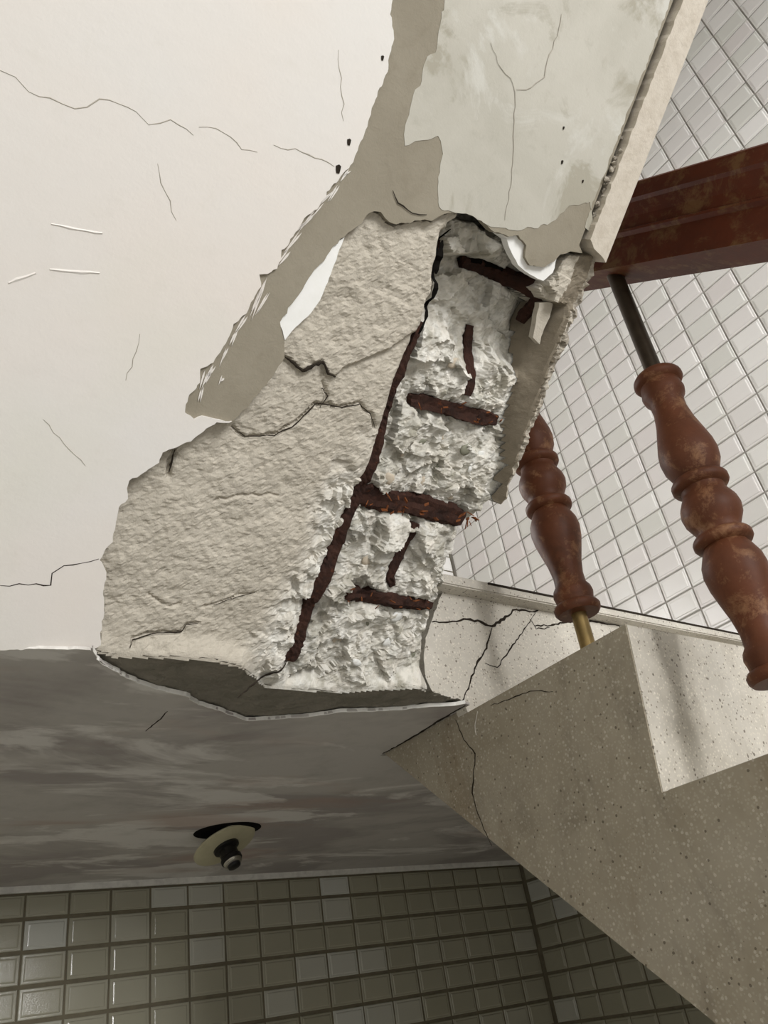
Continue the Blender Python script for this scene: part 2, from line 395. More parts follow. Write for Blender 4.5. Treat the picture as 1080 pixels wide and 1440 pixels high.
def lay(wall, me, axis, us, zs, seen, far_name, mat):
    """us, zs: joint lines; tiles seen in the picture are single objects, those beyond it are joined"""
    bmf = bmesh.new(); n = 0
    for u0, u1 in zip(us, us[1:]):
        for z0, z1 in zip(zs, zs[1:]):
            cu, cz = (u0 + u1) / 2, (z0 + z1) / 2; w, h = abs(u1 - u0) - JT, abs(z1 - z0) - JT * (1.7 if cz < .33 else 1)
            c = (cu, YW, cz) if axis == 'y' else (XW, cu, cz)
            sc = (w, 1, h) if axis == 'y' else (1, w, h)
            tilt = Matrix.Rotation(rt.gauss(0, .014), 4, 'Z') @ Matrix.Rotation(rt.gauss(0, .016), 4, 'X' if axis == 'y' else 'Y')
            if seen(cu, cz, *proj(c)):
                o = bpy.data.objects.new('tile', me); COL.objects.link(o); o.parent = wall; n += 1
                o.location = c; o.scale = sc; o.rotation_euler = tilt.to_euler()
            else:
                M = Matrix.Translation(c) @ tilt @ Matrix.Diagonal((*sc, 1))
                vs = [bmf.verts.new(M @ v.co) for v in me.vertices]
                for p in me.polygons: bmf.faces.new([vs[i] for i in p.vertices])
    me2 = bpy.data.meshes.new(far_name); bmf.to_mesh(me2); bmf.free()
    if len(me2.vertices): put(far_name, me2, mat, wall, kind='stuff')
    return n
# joints read off the walls; the rows under the landing and those above it are set out separately
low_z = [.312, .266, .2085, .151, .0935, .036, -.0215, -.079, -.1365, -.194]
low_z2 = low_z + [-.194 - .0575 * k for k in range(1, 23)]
bx = [XW - .0035 - .0837 * k for k in range(27)]
n1 = lay(wall_back, TY_SHADED, 'y', bx, low_z2, lambda u, z, px, py: -40 < px < 800 and 1180 < py < 1480, 'tile_field', MTSH)
up_z = [.49 + .0605 * k for k in range(45)]
n2 = lay(wall_back, TY, 'y', bx, up_z, lambda u, z, px, py: 600 < px < 660 and 740 < py < 840, 'tile_field', MTI)
sy = [YW - .013 - .0815 * k for k in range(9)] + [1.058, .973] + [.973 - .089 * k for k in range(1, 14)]
def seen_r(u, z, px, py):
    if not (620 < px < 1115 and -40 < py < 910): return False
    right_edge = 990 - (py) * .372 - 60          # the soffit's edge hides what lies left of it
    if px < right_edge: return False
    if 860 < px and py > 880: return False
    return not (px > 870 and 275 - (px - 860) * .34 + 10 < py < 372 - (px - 860) * .18 - 20)   # behind the handrail
n3 = lay(wall_right, TX, 'x', sy, up_z, seen_r, 'tile_field', MTI)
n4 = lay(wall_right, TX_SHADED, 'x', sy, low_z2, lambda u, z, px, py: 700 < px < 1010 and 1200 < py < 1480, 'tile_field', MTSH)
print('tiles', n1, n2, n3, n4)

# unseen window added behind the upper flight as fill for the right wall
win = empty('added_window_1', (.45, YW, 1.4), '', ''); del win['label']; del win['category']; win['kind'] = 'structure'
def glow(name, col, k):
    m = bpy.data.materials.new(name); m.use_nodes = True; b_ = m.node_tree.nodes['Principled BSDF']
    b_.inputs['Emission Color'].default_value = (*col, 1); b_.inputs['Emission Strength'].default_value = k; b_.inputs['Roughness'].default_value = .1; return m
MFILL = glow('fill_glow_glass', (1, .985, .965), FILL_GLOW)  # emission of the added window, brightens the right wall
box('added_sill', -.02, .92, YW - .06, YW - .0075, .72, .75, MTRIM, win)
for x0, x1, z0, z1 in ((0, .04, .75, 1.4), (.86, .9, .75, 1.4), (.43, .47, .79, 1.36), (.04, .86, .75, .79), (.04, .86, 1.36, 1.4)):
    box('added_window_frame', x0, x1, YW - .05, YW - .0075, z0, z1, MTRIM, win)
for x0, x1 in ((.04, .43), (.47, .86)): box('fill_pane', x0, x1, YW - .032, YW - .026, .79, 1.36, MFILL, win)
trim = box('trim_1', -.46, XW - .006, YW - .012, YW - .0002, .3125, ZL + .004, MTRIM, bev=.002); trim['kind'] = 'structure'

# ------------------------------------------------------------------ upper flight: broken sloping soffit
flight = empty('stair_flight', (0.1, .709, .324), 'broken upper stair flight, white plaster fallen off, rusty steel bars showing in grey concrete', 'staircase')
HOLE = [(128, 914), (141, 905), (141, 888), (147, 860), (145, 825), (150, 803), (139, 786), (146, 772), (157, 762), (160, 740), (167, 712), (179, 700),
        (181, 674), (192, 670), (222, 650), (228, 636), (262, 622), (290, 602), (304, 594), (326, 592)]
BAND = [(340, 580), (365, 550), (385, 525), (398, 503), (397, 480), (393, 452), (406, 432), (424, 406), (432, 390), (455, 366), (468, 346), (487, 328),
        (506, 315), (514, 301), (525, 296), (536, 299), (545, 312), (556, 317), (576, 312), (595, 308), (606, 312), (616, 304), (630, 299), (646, 297),
        (660, 300), (673, 305), (684, 317), (693, 326), (714, 332), (727, 330), (737, 345), (737, 361), (743, 374), (764, 375), (778, 367), (786, 357), (800, 354), (818, 356)]
hole = sofs(HOLE); band = sofs(BAND, -.002)
GA = .583                                    # inner side of the edge strip
topb = 2.28
end_b = sof(826, 352)[1]
render_poly = ragged([(-.46, 0), (.125, 0)] + hole + band + [(GA, end_b), (GA, topb), (-.46, topb)], .004, .0012, 3,
                     keep=(0, len(hole) + len(band) + 1, len(hole) + len(band) + 2, len(hole) + len(band) + 3, len(hole) + len(band) + 4))
sof_plate('cement_render', render_poly, -.009, 0, MR, flight, label='bare grey-brown cement render band')
WEDGE = [(300, 589), (284, 586), (272, 589), (258, 580), (263, 560), (281, 538), (281, 518), (300, 508), (312, 492), (325, 467), (330, 455), (346, 440),
         (356, 420), (366, 402), (363, 386), (375, 384), (390, 378), (396, 352), (412, 332), (428, 306), (445, 292), (466, 264), (478, 248), (489, 238), (497, 226),
         (500, 212), (508, 196), (516, 178), (522, 152), (534, 125), (545, 96), (553, 55), (548, 20), (551, 0)]
wedge = sofs(WEDGE, .001)
white_poly = ragged([(-.46, 0), (.125, 0)] + hole + wedge + [(wedge[-1][0] + .02, topb), (-.46, topb)], .003, .0011, 11, keep=(0, len(hole) + len(wedge) + 2, len(hole) + len(wedge) + 3))
sof_plate('plaster_coat', white_poly, -.0002, .0022, MW, flight, label='white painted plaster coat with a ragged edge')
SKIM = [(640, -60), (622, 20), (612, 75), (600, 80), (590, 120), (580, 135), (571, 170), (568, 205), (590, 198), (618, 190), (622, 215), (617, 250), (616, 292),
        (640, 300), (665, 302), (690, 318), (715, 323), (728, 322), (760, 318), (780, 310), (800, 290), (830, 285), (838, 330)]
sk = sofs(SKIM)
skim_poly = ragged(sk + [(GA - .004, sk[-1][1]), (GA - .004, topb - .02), (sk[0][0] - .02, topb - .02)], .004, .0014, 21)
sof_plate('skim_coat', skim_poly, -.0004, .00035, MK, flight, label='pale grey skim coat, patchy')

# solid slab behind the layers, running up to the landing
bm = bmesh.new()
va = [bm.verts.new(P3(a, b, t)) for a in (-.46, .575) for b, t in ((.0, -.075), (2.30, -.075), (2.30, -.22), (-.0, -.26))]
for f in ((0, 1, 2, 3), (4, 7, 6, 5), (0, 4, 5, 1), (1, 5, 6, 2), (2, 6, 7, 3), (3, 7, 4, 0)): bm.faces.new([va[i] for i in f])
put('slab_core', from_bm(bm, 'slab_core'), MCONC, flight)

# --- exposed concrete: one relief, parted into its materials
STEP = .0021
ga = np.arange(.175, .624, STEP); gb = np.arange(-.052, .56, STEP)
A_, B_ = np.meshgrid(ga, gb, indexing='ij'); a = A_.ravel(); b = B_.ravel()
REB = [(636, 310), (626, 340), (612, 395), (600, 440), (580, 485), (557, 535), (537, 610), (511, 690), (486, 745), (469, 790), (441, 850), (413, 935), (404, 985)]
reb = sofs(REB, -.016)
C1 = sofs([(800, 330), (778, 395), (757, 428), (742, 470), (722, 535), (706, 595), (697, 650), (683, 695), (642, 745), (620, 800), (602, 860), (588, 910), (580, 990)], -.034)
C2 = sofs([(850, 330), (818, 410), (795, 450), (775, 510), (750, 580), (728, 640), (712, 690)], -.004)
BND = sofs([(716, 699), (700, 690), (682, 706), (660, 740), (640, 795), (620, 850), (606, 900), (604, 940), (612, 965), (640, 990)], -.03)
ar = acrossat(b, reb); c1 = acrossat(b, C1); c2 = acrossat(b, C2)
low = min(q[1] for q in BND); bend = BND[0][1]
amax = np.where(b > bend, .62, np.minimum(.62, acrossat(b, BND)))
n_f = fbm(a, b, .010, 5, 4, .6); n_m = fbm(a, b, .045, 15, 4); n_s = fbm(a * .7 + b * .7, (b - a) * 1.3, .006, 55, 3, .6)
fc1, id1 = facets(a + n_f * .004, b + n_m * .004, .016, 31, .26, .0026)
fc2, id2 = facets(a + n_f * .003, b + n_f * .002, .0070, 33, .26, .0011)
fc0, id0 = facets(a + n_f * .006, b + n_m * .010, .032, 35, .20, .0050)
n_g = fbm(a, b, .0042, 155, 2, .7)
tA = -.0095 + n_m * .003 + n_f * .0006 + n_s * .0003 + n_g * .0011 + .0012 * np.clip(n_f - .25, -1, 0)
LIP = sofs([(398, 500), (408, 506), (424, 522), (438, 512), (452, 508), (460, 526), (472, 530), (486, 516), (515, 505), (545, 492), (585, 468)], -.007)
lipb = np.interp(a + n_f * .004, [q[0] for q in LIP], [q[1] for q in LIP])
tA = tA + .0042 * smooth(-.0012, .0022, b - lipb) - .002 * np.exp(-((b - lipb + .003) / .004) ** 2)
drb = dist(a, b, reb)
spall = (1 - smooth(.022, .062, drb + n_m * .03)) * (1 - smooth(.2, .30, b + n_m * .05)) * 1.0      # the white broken fringe left of the bar
tA = tA * (1 - spall) + spall * (-.017 + fc0 * .4 + fc1 * .7 + fc2 * .5 + n_f * .002)
upper = smooth(.37, .43, b + n_m * .05)
tB = -.031 + fc0 * .7 + fc1 * (.5 - .3 * upper) + fc2 * (.5 - .35 * upper) + n_f * .0018 + n_g * .0014 + n_m * .006 - .030 * upper
isB = smooth(-.004, .003, a - ar + n_f * .004)
t = tA * (1 - isB) + tB * isB
# inner side of the facing strip and the strip's own broken edge
onC = (b > bend - .01)
s = np.clip((a - c1) / np.maximum(c2 - c1, .002), 0, 1)
tC = t * (1 - s) + (-.005) * s - fc2 * .8 * s
s2 = np.clip((a - c1) / np.maximum(c2 - c1, .002) / .9, 0, 1); base_c = -.033 - .022 * upper; wc = smooth(0, .22, s); tC = t * (1 - wc) + (base_c * (1 - s2) + (-.005) * s2 + n_f * .0008) * wc
tD = -.004 + n_f * .005 + fc2 * 1.0
zc = onC & (a > c1) & (a <= c2); zd = onC & (a > c2)
t = np.where(zc, tC, np.where(zd, tD, t))
rim = (~onC) & (a > c1)
t = np.where(rim, t - .03 * np.clip((a - c1) / np.maximum(amax - c1, .004), 0, 1.2) ** 2, t)
# loose mortar pieces left under the render's edge
E1 = sofs([(798, 352), (830, 354), (842, 362), (826, 392), (812, 418), (800, 434), (782, 432), (765, 424), (757, 405), (768, 396), (780, 380), (786, 362)], -.009)
E2 = sofs([(618, 312), (640, 300), (672, 306), (692, 325), (712, 338), (716, 366), (700, 372), (676, 362), (655, 366), (632, 362)], -.018)
mE1 = inside(a, b, E1); mE2 = inside(a, b, E2)
dE1 = smooth(0, .005, dist(a, b, E1, True)); dE2 = smooth(0, .006, dist(a, b, E2, True))
t = np.where(mE1, t * (1 - dE1) + (-.007 + n_f * .003 + fc1 * .25) * dE1, t)
t = np.where(mE2, t * (1 - dE2) + (-.026 + fc1 * .9 + fc0 * .6 + n_f * .002) * dE2, t)
# hollow above the top stirrup
VOID = sofs([(668, 362), (690, 366), (720, 376), (745, 392), (758, 412), (752, 424), (735, 405), (708, 390), (676, 378)], -.035)
t = np.where(inside(a, b, VOID), t - .010, t)
# channels the bars lie in
STIR1 = sofs([(584, 565), (612, 570), (645, 578), (680, 588), (706, 594)], -.024)
STIR2 = sofs([(508, 700), (535, 704), (568, 711), (605, 718), (640, 727), (656, 735)], -.020)
STIR3 = sofs([(484, 836), (515, 842), (550, 848), (582, 852), (613, 856)], -.024)
BAR2 = sofs([(683, 462), (678, 490), (670, 515), (662, 535), (655, 556)], -.031)
BAR3 = sofs([(588, 738), (578, 762), (566, 788), (552, 814), (556, 826)], -.028)
TOPST = sofs([(666, 368), (690, 372), (716, 382), (738, 396), (752, 412), (752, 434), (744, 455)], -.040)
def chan(line, w, d):
    global t
    q = dist(a, b, line); t = np.where(~mE1, t - d * np.exp(-(q / w) ** 2), t)
chan(STIR1, .011, .010); chan(STIR2, .015, .012); chan(STIR3, .010, .008); chan(BAR2, .007, .006); chan(BAR3, .008, .007); chan(TOPST, .008, .008)
q = dist(a, b, reb); wR = .006 + .004 * smooth(.25, .1, b); t = np.where((b < .42), t - .010 * np.exp(-(q / wR) ** 2), t)
# upper open crack and a few fine cracks
def groove(px, depth, w, tt=-.01):
    global t
    L = sofs(px, tt); L = ragged(L, .006, .0028, int(px[0][0]), closed=False); q = dist(a, b, L); t = t - depth * np.exp(-(q / w) ** 2)
groove([(628, 330), (622, 350), (616, 372), (611, 398), (606, 425), (599, 445)], .020, .0032)
groove([(628, 330), (622, 350), (616, 380)], .025, .006)
groove([(413, 930), (398, 945), (380, 955), (350, 968), (332, 978)], .006, .0022)
groove([(325, 600), (345, 615), (385, 612), (410, 600), (432, 580), (445, 566), (480, 572), (505, 568), (520, 582), (528, 602)], .0045, .0016)
groove([(452, 540), (462, 555), (450, 575), (446, 568)], .004, .0016)
groove([(160, 925), (182, 908), (185, 897), (220, 890), (255, 888), (262, 878), (278, 876)], .0045, .0017)
groove([(246, 632), (240, 650), (238, 668)], .006, .0022)
groove([(285, 852), (305, 848), (335, 838), (360, 833)], .003, .0013)
groove([(205, 838), (230, 850), (252, 850)], .003, .0013)
groove([(300, 705), (340, 694), (390, 697)], .0025, .0014)
# meet the landing's exposed core along the broken arris
ARR = [(100, 912), (135, 914), (160, 921), (240, 923), (300, 927), (340, 936), (358, 950), (372, 963), (410, 967), (480, 972), (540, 968), (590, 966), (625, 978), (660, 990)]
ZC = ZL + .006
arr = [onz(u, v, ZC) for u, v in ARR]
ya = np.interp(a + n_f * .003, [q[0] for q in arr], [q[1] for q in arr])
bj = (np.stack([0 * a, ya - SO[1], 0 * a + ZC - SO[2]], 1)) @ EB; tj = (np.stack([0 * a, ya - SO[1], 0 * a + ZC - SO[2]], 1)) @ EN
k = 1 - smooth(.0, .022, b - bj); t = t * (1 - k) + (tj + n_f * .003 * smooth(0, .01, b - bj)) * k
keep = (a <= amax) & (b >= bj - .004)
# stay under the plaster layers
NA, NB = len(ga), len(gb)
holepoly = sofs([(118, 930)] + HOLE + BAND + [(850, 352), (870, 300)], -.004) + [(.63, .56), (.63, -.06), (.1, -.06)]
cover = ~inside(a, b, sofs([(118, 925)] + HOLE + BAND, -.004) + [(GA, end_b), (.64, end_b), (.64, -.08), (.15, -.08)])
dcov = dist(a, b, sofs(HOLE + BAND, -.004))
t = np.where(cover, np.minimum(t, -.0105), t)
keep &= ~(cover & (dcov > .03))
XYZ = SO[None] + np.stack([a, 0 * a, 0 * a], 1) + b[:, None] * EB + t[:, None] * EN
kg = keep.reshape(NA, NB); fk = kg[:-1, :-1] & kg[1:, :-1] & kg[:-1, 1:] & kg[1:, 1:]
I = np.arange(NA * NB).reshape(NA, NB)
quad = np.stack([I[:-1, :-1], I[1:, :-1], I[1:, 1:], I[:-1, 1:]], -1)
def zone_of(i): return i
zone = np.where(zd, 3, np.where(zc, 2, np.where((isB > .5) & ~mE1, 1, 0)))
zq = zone[quad[..., 0]]
# albedo of each chip
pal = np.array([lin(c) for c in [(212, 209, 200), (196, 193, 184), (222, 219, 212), (184, 179, 168), (206, 201, 190), (176, 172, 162), (156, 152, 138), (214, 209, 199)]])
chip = pal[(id1 * 7.99).astype(int)] * .45 + pal[(id2 * 7.99).astype(int)] * .55
tintA = np.stack([spall * (.35 + .65 * id2)] * 3, 1)
tint = np.where((zone == 1)[:, None], chip, tintA)
def sub_mesh(name, z, mat, **kw):
    F = quad[fk & (zq == z)]
    if z in (3,) or z in (1,): pass
    # skirt: border edges of the whole kept area drop back into the slab
    used, inv = np.unique(F, return_inverse=True); Fv = inv.reshape(-1, 4)
    V = XYZ[used]; nv = len(used)
    E = np.concatenate([Fv[:, [0, 1]], Fv[:, [1, 2]], Fv[:, [2, 3]], Fv[:, [3, 0]]]); S = np.sort(E, 1)
    key = S[:, 0].astype(np.int64) * (nv + 1) + S[:, 1]; _, ix, ct = np.unique(key, return_index=True, return_counts=True)
    Bd = E[ix[ct == 1]]
    ub, ib = np.unique(Bd, return_inverse=True); ib = ib.reshape(-1, 2)
    back = V[ub] - EN * .05
    V2 = np.concatenate([V, back]); sk_ = np.stack([Bd[:, 1], Bd[:, 0], nv + ib[:, 0], nv + ib[:, 1]], 1)
    FF = np.concatenate([Fv, sk_])
    me = bpy.data.meshes.new(name); me.from_pydata(V2.tolist(), [], FF.tolist())
    T2 = np.concatenate([tint[used], tint[used][ub]]); C4 = np.concatenate([T2, np.ones((len(T2), 1))], 1)
    at = me.color_attributes.new('tint', 'FLOAT_COLOR', 'POINT'); at.data.foreach_set('color', C4.ravel().astype(np.float32))
    me.update(); o = put(name, me, mat, flight, **kw)
    for p in me.polygons: p.use_smooth = False
    return o
sub_mesh('scratch_coat', 0, MS, label='rough beige undercoat left of the long rusty bar')
sub_mesh('broken_concrete', 1, MA, label='spalled pale grey concrete with stones showing')
sub_mesh('strip_side', 2, MSG, label='inner side of the edge strip, shade put into its colour')
sub_mesh('strip_edge', 3, ME, label='crumbled rough edge strip')

# pebbles showing in the broken concrete
def pebble(px, py, r, seed, col):
    aa, bb = sof(px, py, -.028); i = np.argmin((a - aa) ** 2 + (b - bb) ** 2); c = P3(aa, bb, t[i] - .001)
    bm = bmesh.new(); bmesh.ops.create_icosphere(bm, subdivisions=2, radius=1); rg = random.Random(seed)
    u, v = Vector((1, 0, 0)), Vector(EB); ang = rg.uniform(0, 3); e = rg.uniform(.6, .9)
    for q in bm.verts:
        x, y, z = q.co; x, y = x * math.cos(ang) - y * e * math.sin(ang), x * math.sin(ang) + y * e * math.cos(ang)
        q.co = Vector(c) + (u * x + v * y) * r * rg.uniform(.80, 1.12) + Vector(EN) * z * r * rg.uniform(.18, .3)
    put('pebble', from_bm(bm, 'pebble'), col, flight, smooth_=True)
MP1 = m_plain('grey_green_stone', (128, 128, 112), .7, .3, 0, 80); MP2 = m_plain('white_stone', (224, 224, 220), .7, .3, 0, 80); MP3 = m_plain('beige_stone', (188, 176, 158), .7, .3, 0, 80)
for k_, (px, py, r, m_) in enumerate([(655, 632, .0085, MP1), (595, 622, .006, MP1), (630, 618, .006, MP3), (545, 672, .008, MP3), (640, 512, .008, MP3), (622, 660, .005, MP1),
        (570, 640, .005, MP3), (660, 660, .004, MP2), (600, 680, .006, MP3), (520, 790, .009, MP3), (548, 905, .008, MP2), (480, 905, .007, MP3), (500, 930, .007, MP2),
        (583, 925, .005, MP1), (610, 545, .008, MP2), (560, 870, .009, MP2), (540, 800, .007, MP2), (636, 700, .005, MP3), (678, 640, .006, MP2), (520, 880, .006, MP1)]):
    pebble(px, py, r, k_ + 3, m_)

# --- steel bars
def bar(name, line, depths, r, seed, flat=.85, label=None, taper=True, off=.15):
    rg = np.random.RandomState(seed); L = []
    for i in range(len(line) - 1):
        n = max(1, int(math.dist(line[i], line[i + 1]) / .0035))
        for q_ in range(n): L.append((i + q_ / n))
    L.append(len(line) - 1.0); L = np.array(L); idx = np.arange(len(line))
    la = np.interp(L, idx, [q_[0] for q_ in line]); lb = np.interp(L, idx, [q_[1] for q_ in line])
    ld = np.interp(L, np.linspace(0, len(line) - 1, len(depths)), depths)
    ld = np.array([t[np.argsort((a - x_) ** 2 + (b - y_) ** 2)[:60]].mean() for x_, y_ in zip(la[::4], lb[::4])]); ld = np.interp(np.arange(len(la)), np.arange(len(ld)) * 4, ld) + r * off
    ld = np.convolve(np.pad(ld, 4, 'edge'), np.ones(9) / 9, 'valid')
    bm = bmesh.new(); rings = []; N = 14
    prof_n = 1 + .10 * rg.randn(N); drift = rg.randn(len(L) // 6 + 3, N)
    for i in range(len(L)):
        c = Vector(P3(la[i], lb[i], ld[i])); j0, j1 = max(i - 1, 0), min(i + 1, len(L) - 1)
        d = (Vector(P3(la[j1], lb[j1], ld[j1])) - Vector(P3(la[j0], lb[j0], ld[j0]))).normalized()
        s_ = d.cross(Vector(EN)).normalized(); u_ = s_.cross(d).normalized(); ring = []
        e = min(1, (min(i, len(L) - 1 - i) + 1) / 5) if taper else 1
        rr = r * (1 + .05 * math.sin(i * .37 + seed) + .025 * rg.randn()) * (.72 + .28 * e); g = i / 6; gi = int(g); gf = g - gi
        for q_ in range(N):
            th = 2 * math.pi * q_ / N; cs, sn = math.cos(th), math.sin(th)
            sq = 1 / max(abs(cs), abs(sn)) ** .55                      # rust has squared the bar into long flakes
            k_ = rr * sq * prof_n[q_] * (1 + .14 * (drift[gi, q_] * (1 - gf) + drift[gi + 1, q_] * gf) + .07 * rg.randn())
            ring.append(bm.verts.new(c + s_ * cs * k_ + u_ * sn * k_ * flat))
        rings.append(ring)
    for Aa, Bb in zip(rings, rings[1:]):
        for i in range(N): bm.faces.new((Aa[i], Aa[(i + 1) % N], Bb[(i + 1) % N], Bb[i]))
    bm.faces.new(rings[0]); bm.faces.new(rings[-1])
    return put(name, from_bm(bm, name), MRU, flight, label=label)
bar('rebar', sofs([(594, 452), (578, 488), (557, 535), (545, 580)], -.016), [-.028, -.020, -.017, -.022], .0078, 2, off=.5)
bar('rebar', sofs([(553, 545), (540, 600), (525, 650), (511, 690), (486, 745), (469, 790), (441, 850), (424, 900), (413, 935)], -.014), [-.022, -.018, -.013, -.012, -.014, -.022], .0084, 3, off=.55, label='long corroded main bar')
bar('rebar', sofs([(630, 332), (622, 352), (614, 378)], -.03), [-.036, -.034, -.040], .006, 4)
bar('stirrup', STIR1, [-.028, -.024, -.026], .0082, 5, off=.35); bar('stirrup', STIR2, [-.024, -.017, -.020], .0125, 6, .8, off=.3, label='thickest, most flaked stirrup'); bar('stirrup', STIR3, [-.026, -.024, -.026], .0082, 7, off=.35)
bar('stirrup', TOPST, [-.062, -.056, -.060, -.066], .0085, 10, off=.35)
bar('rebar', BAR2, [-.058, -.044, -.038, -.042], .0052, 8, off=0); bar('rebar', BAR3, [-.038, -.033, -.034, -.038], .0075, 9)
def flakes(name, line, depth, n, seed, size):
    rg = random.Random(seed); bm = bmesh.new()
    for q_ in range(n):
        i = rg.randrange(len(line) - 1); f = rg.random()
        c = Vector(P3(line[i][0] * (1 - f) + line[i + 1][0] * f + rg.uniform(-.006, .006), line[i][1] * (1 - f) + line[i + 1][1] * f + rg.uniform(-.009, .011), depth + rg.uniform(0, .006)))
        u_ = Vector((rg.uniform(-1, 1), rg.uniform(-1, 1), rg.uniform(-1, 1))).normalized(); v_ = u_.orthogonal().normalized(); s_ = size * rg.uniform(.5, 1.2); w_ = u_.cross(v_)
        vs = [bm.verts.new(c + u_ * s_ * x + v_ * s_ * y * .6 + w_ * z) for z in (0, .0009) for x, y in ((-1, -.4), (.2, -1), (1, .3), (-.2, 1))]
        bm.faces.new(vs[0:4]); bm.faces.new(vs[4:8])
        for j in range(4): bm.faces.new((vs[j], vs[(j + 1) % 4], vs[4 + (j + 1) % 4], vs[4 + j]))
    put(name, from_bm(bm, name), MRFL, flight, kind='stuff')
MRFL = m_plain('orange_rust_flake', (118, 70, 40), .9, .15, 0, 90, (70, 40, 26))
flakes('rust_flakes', STIR2, -.012, 26, 3, .0055); flakes('rust_flakes', STIR1, -.022, 12, 4, .004); flakes('rust_flakes', STIR3, -.022, 12, 5, .004)

# open cracks in the exposed coats, following the relief
def crack_on(px, w, seed, tt=-.01, amp=.0016, top=80):
    L = []
    for (u0, v0), (u1, v1) in zip(px, px[1:]):
        for q_ in range(4): L.append((u0 + (u1 - u0) * q_ / 4, v0 + (v1 - v0) * q_ / 4))
    L.append(px[-1]); pts = []
    for u, v in L:
        aa, bb = sof(u, v, tt); i_ = np.argsort((a - aa) ** 2 + (b - bb) ** 2)[:24]; pts.append(P3(aa, bb, np.percentile(t[i_], top) + .0004))
    crack('crack', pts, EN, w, MVOID if w > .004 else MCRACK, flight, seed=seed, amp=amp)
crack_on([(633, 322), (624, 348), (618, 372), (611, 398), (605, 425), (597, 450), (588, 470)], .0050, 201, -.010, top=100)
crack_on([(622, 338), (616, 360), (612, 385)], .0075, 202, -.010, top=100)
crack_on([(413, 932), (398, 946), (378, 957), (352, 968), (332, 979)], .0030, 203)
crack_on([(325, 600), (345, 614), (385, 612), (410, 600), (432, 580), (445, 567), (480, 572), (505, 568), (520, 582), (528, 602)], .0014, 204)
crack_on([(398, 500), (408, 507), (424, 521), (438, 513), (452, 508), (460, 525), (472, 530)], .0034, 205, -.009)
crack_on([(182, 908), (185, 898), (220, 890), (255, 888), (262, 878), (278, 876)], .0016, 206)
crack_on([(246, 632), (241, 650), (238, 664)], .0022, 207); crack_on([(300, 851), (335, 839), (358, 833)], .0010, 208); crack_on([(452, 545), (461, 557), (450, 574)], .0016, 209)
crack_on([(660, 366), (690, 369), (715, 377), (732, 386)], .0060, 210, -.04)
# --- facing strip along the open edge, above the break
strip_lo = sof(850, 363, .006)[1]
STR = [(GA + .0045, topb), (GA + .0045, sof(838, 352)[1] + .004), (.600, sof(838, 352)[1] - .003), (.62, strip_lo - .004), (.62, topb)]
sof_plate('edge_strip', ragged(STR, .004, .0011, 41, keep=(3, 4)), -.09, .008, m_plain('cast_terrazzo_edge', (202, 194, 181), .8, .25, 0, 90, (178, 168, 153), .5), flight, label='pale cast facing strip along the open edge')
bm = bmesh.new(); rg = random.Random(4)
for q_ in range(60):                         # mortar crumbs in the gap beside it
    bb = sof(868, 262)[1] + rg.gauss(0, 1) * .035
    if bb < strip_lo + .03 or bb > 1: continue
    c = P3(GA + .004 + rg.uniform(-.004, .006), bb, rg.uniform(-.004, .003)); m0 = len(bm.verts)
    rs = bmesh.ops.create_icosphere(bm, subdivisions=1, radius=rg.uniform(.0012, .0036), matrix=Matrix.Translation(c))
    for v_ in rs['verts']: v_.co += Vector((rg.uniform(-1, 1), rg.uniform(-1, 1), rg.uniform(-1, 1))) * .001
put('mortar_crumbs', from_bm(bm, 'mortar_crumbs'), ME, flight, kind='stuff')
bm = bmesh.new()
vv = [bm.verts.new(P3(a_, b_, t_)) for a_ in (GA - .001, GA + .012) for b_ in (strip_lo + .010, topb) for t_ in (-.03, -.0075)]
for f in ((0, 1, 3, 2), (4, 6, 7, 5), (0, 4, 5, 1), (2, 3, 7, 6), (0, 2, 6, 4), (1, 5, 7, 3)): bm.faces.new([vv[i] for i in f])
put('joint_shade', from_bm(bm, 'joint_shade'), MCRACK, flight)  # dark filler stands for the shadow in the gap beside the strip

# --- fresh white plaster left between layers
sof_plate('plaster_flake', ragged(sofs([(391, 452), (404, 430), (422, 404), (430, 388), (453, 364), (464, 344), (484, 333), (476, 350), (463, 385), (452, 415), (436, 440), (414, 459), (400, 477)], -.004), .004, .0006, 51), -.012, -.0015, MFRESH, flight, label='bright white fresh plaster flake')
sof_plate('plaster_flake', ragged(sofs([(692, 320), (714, 318), (740, 330), (750, 365), (782, 362), (777, 383), (763, 395), (745, 387), (727, 372), (717, 352), (711, 336)], -.005), .004, .0008, 52), -.014, -.004, MFRESH, flight, label='bright white fresh plaster flake')
# loose splinter of mortar hanging beside the strip
sof_plate('mortar_splinter', ragged(sofs([(757, 426), (776, 425), (772, 446), (763, 462), (757, 484), (748, 474), (752, 450)], -.02), .004, .0008, 53), -.026, -.018, MS, flight)
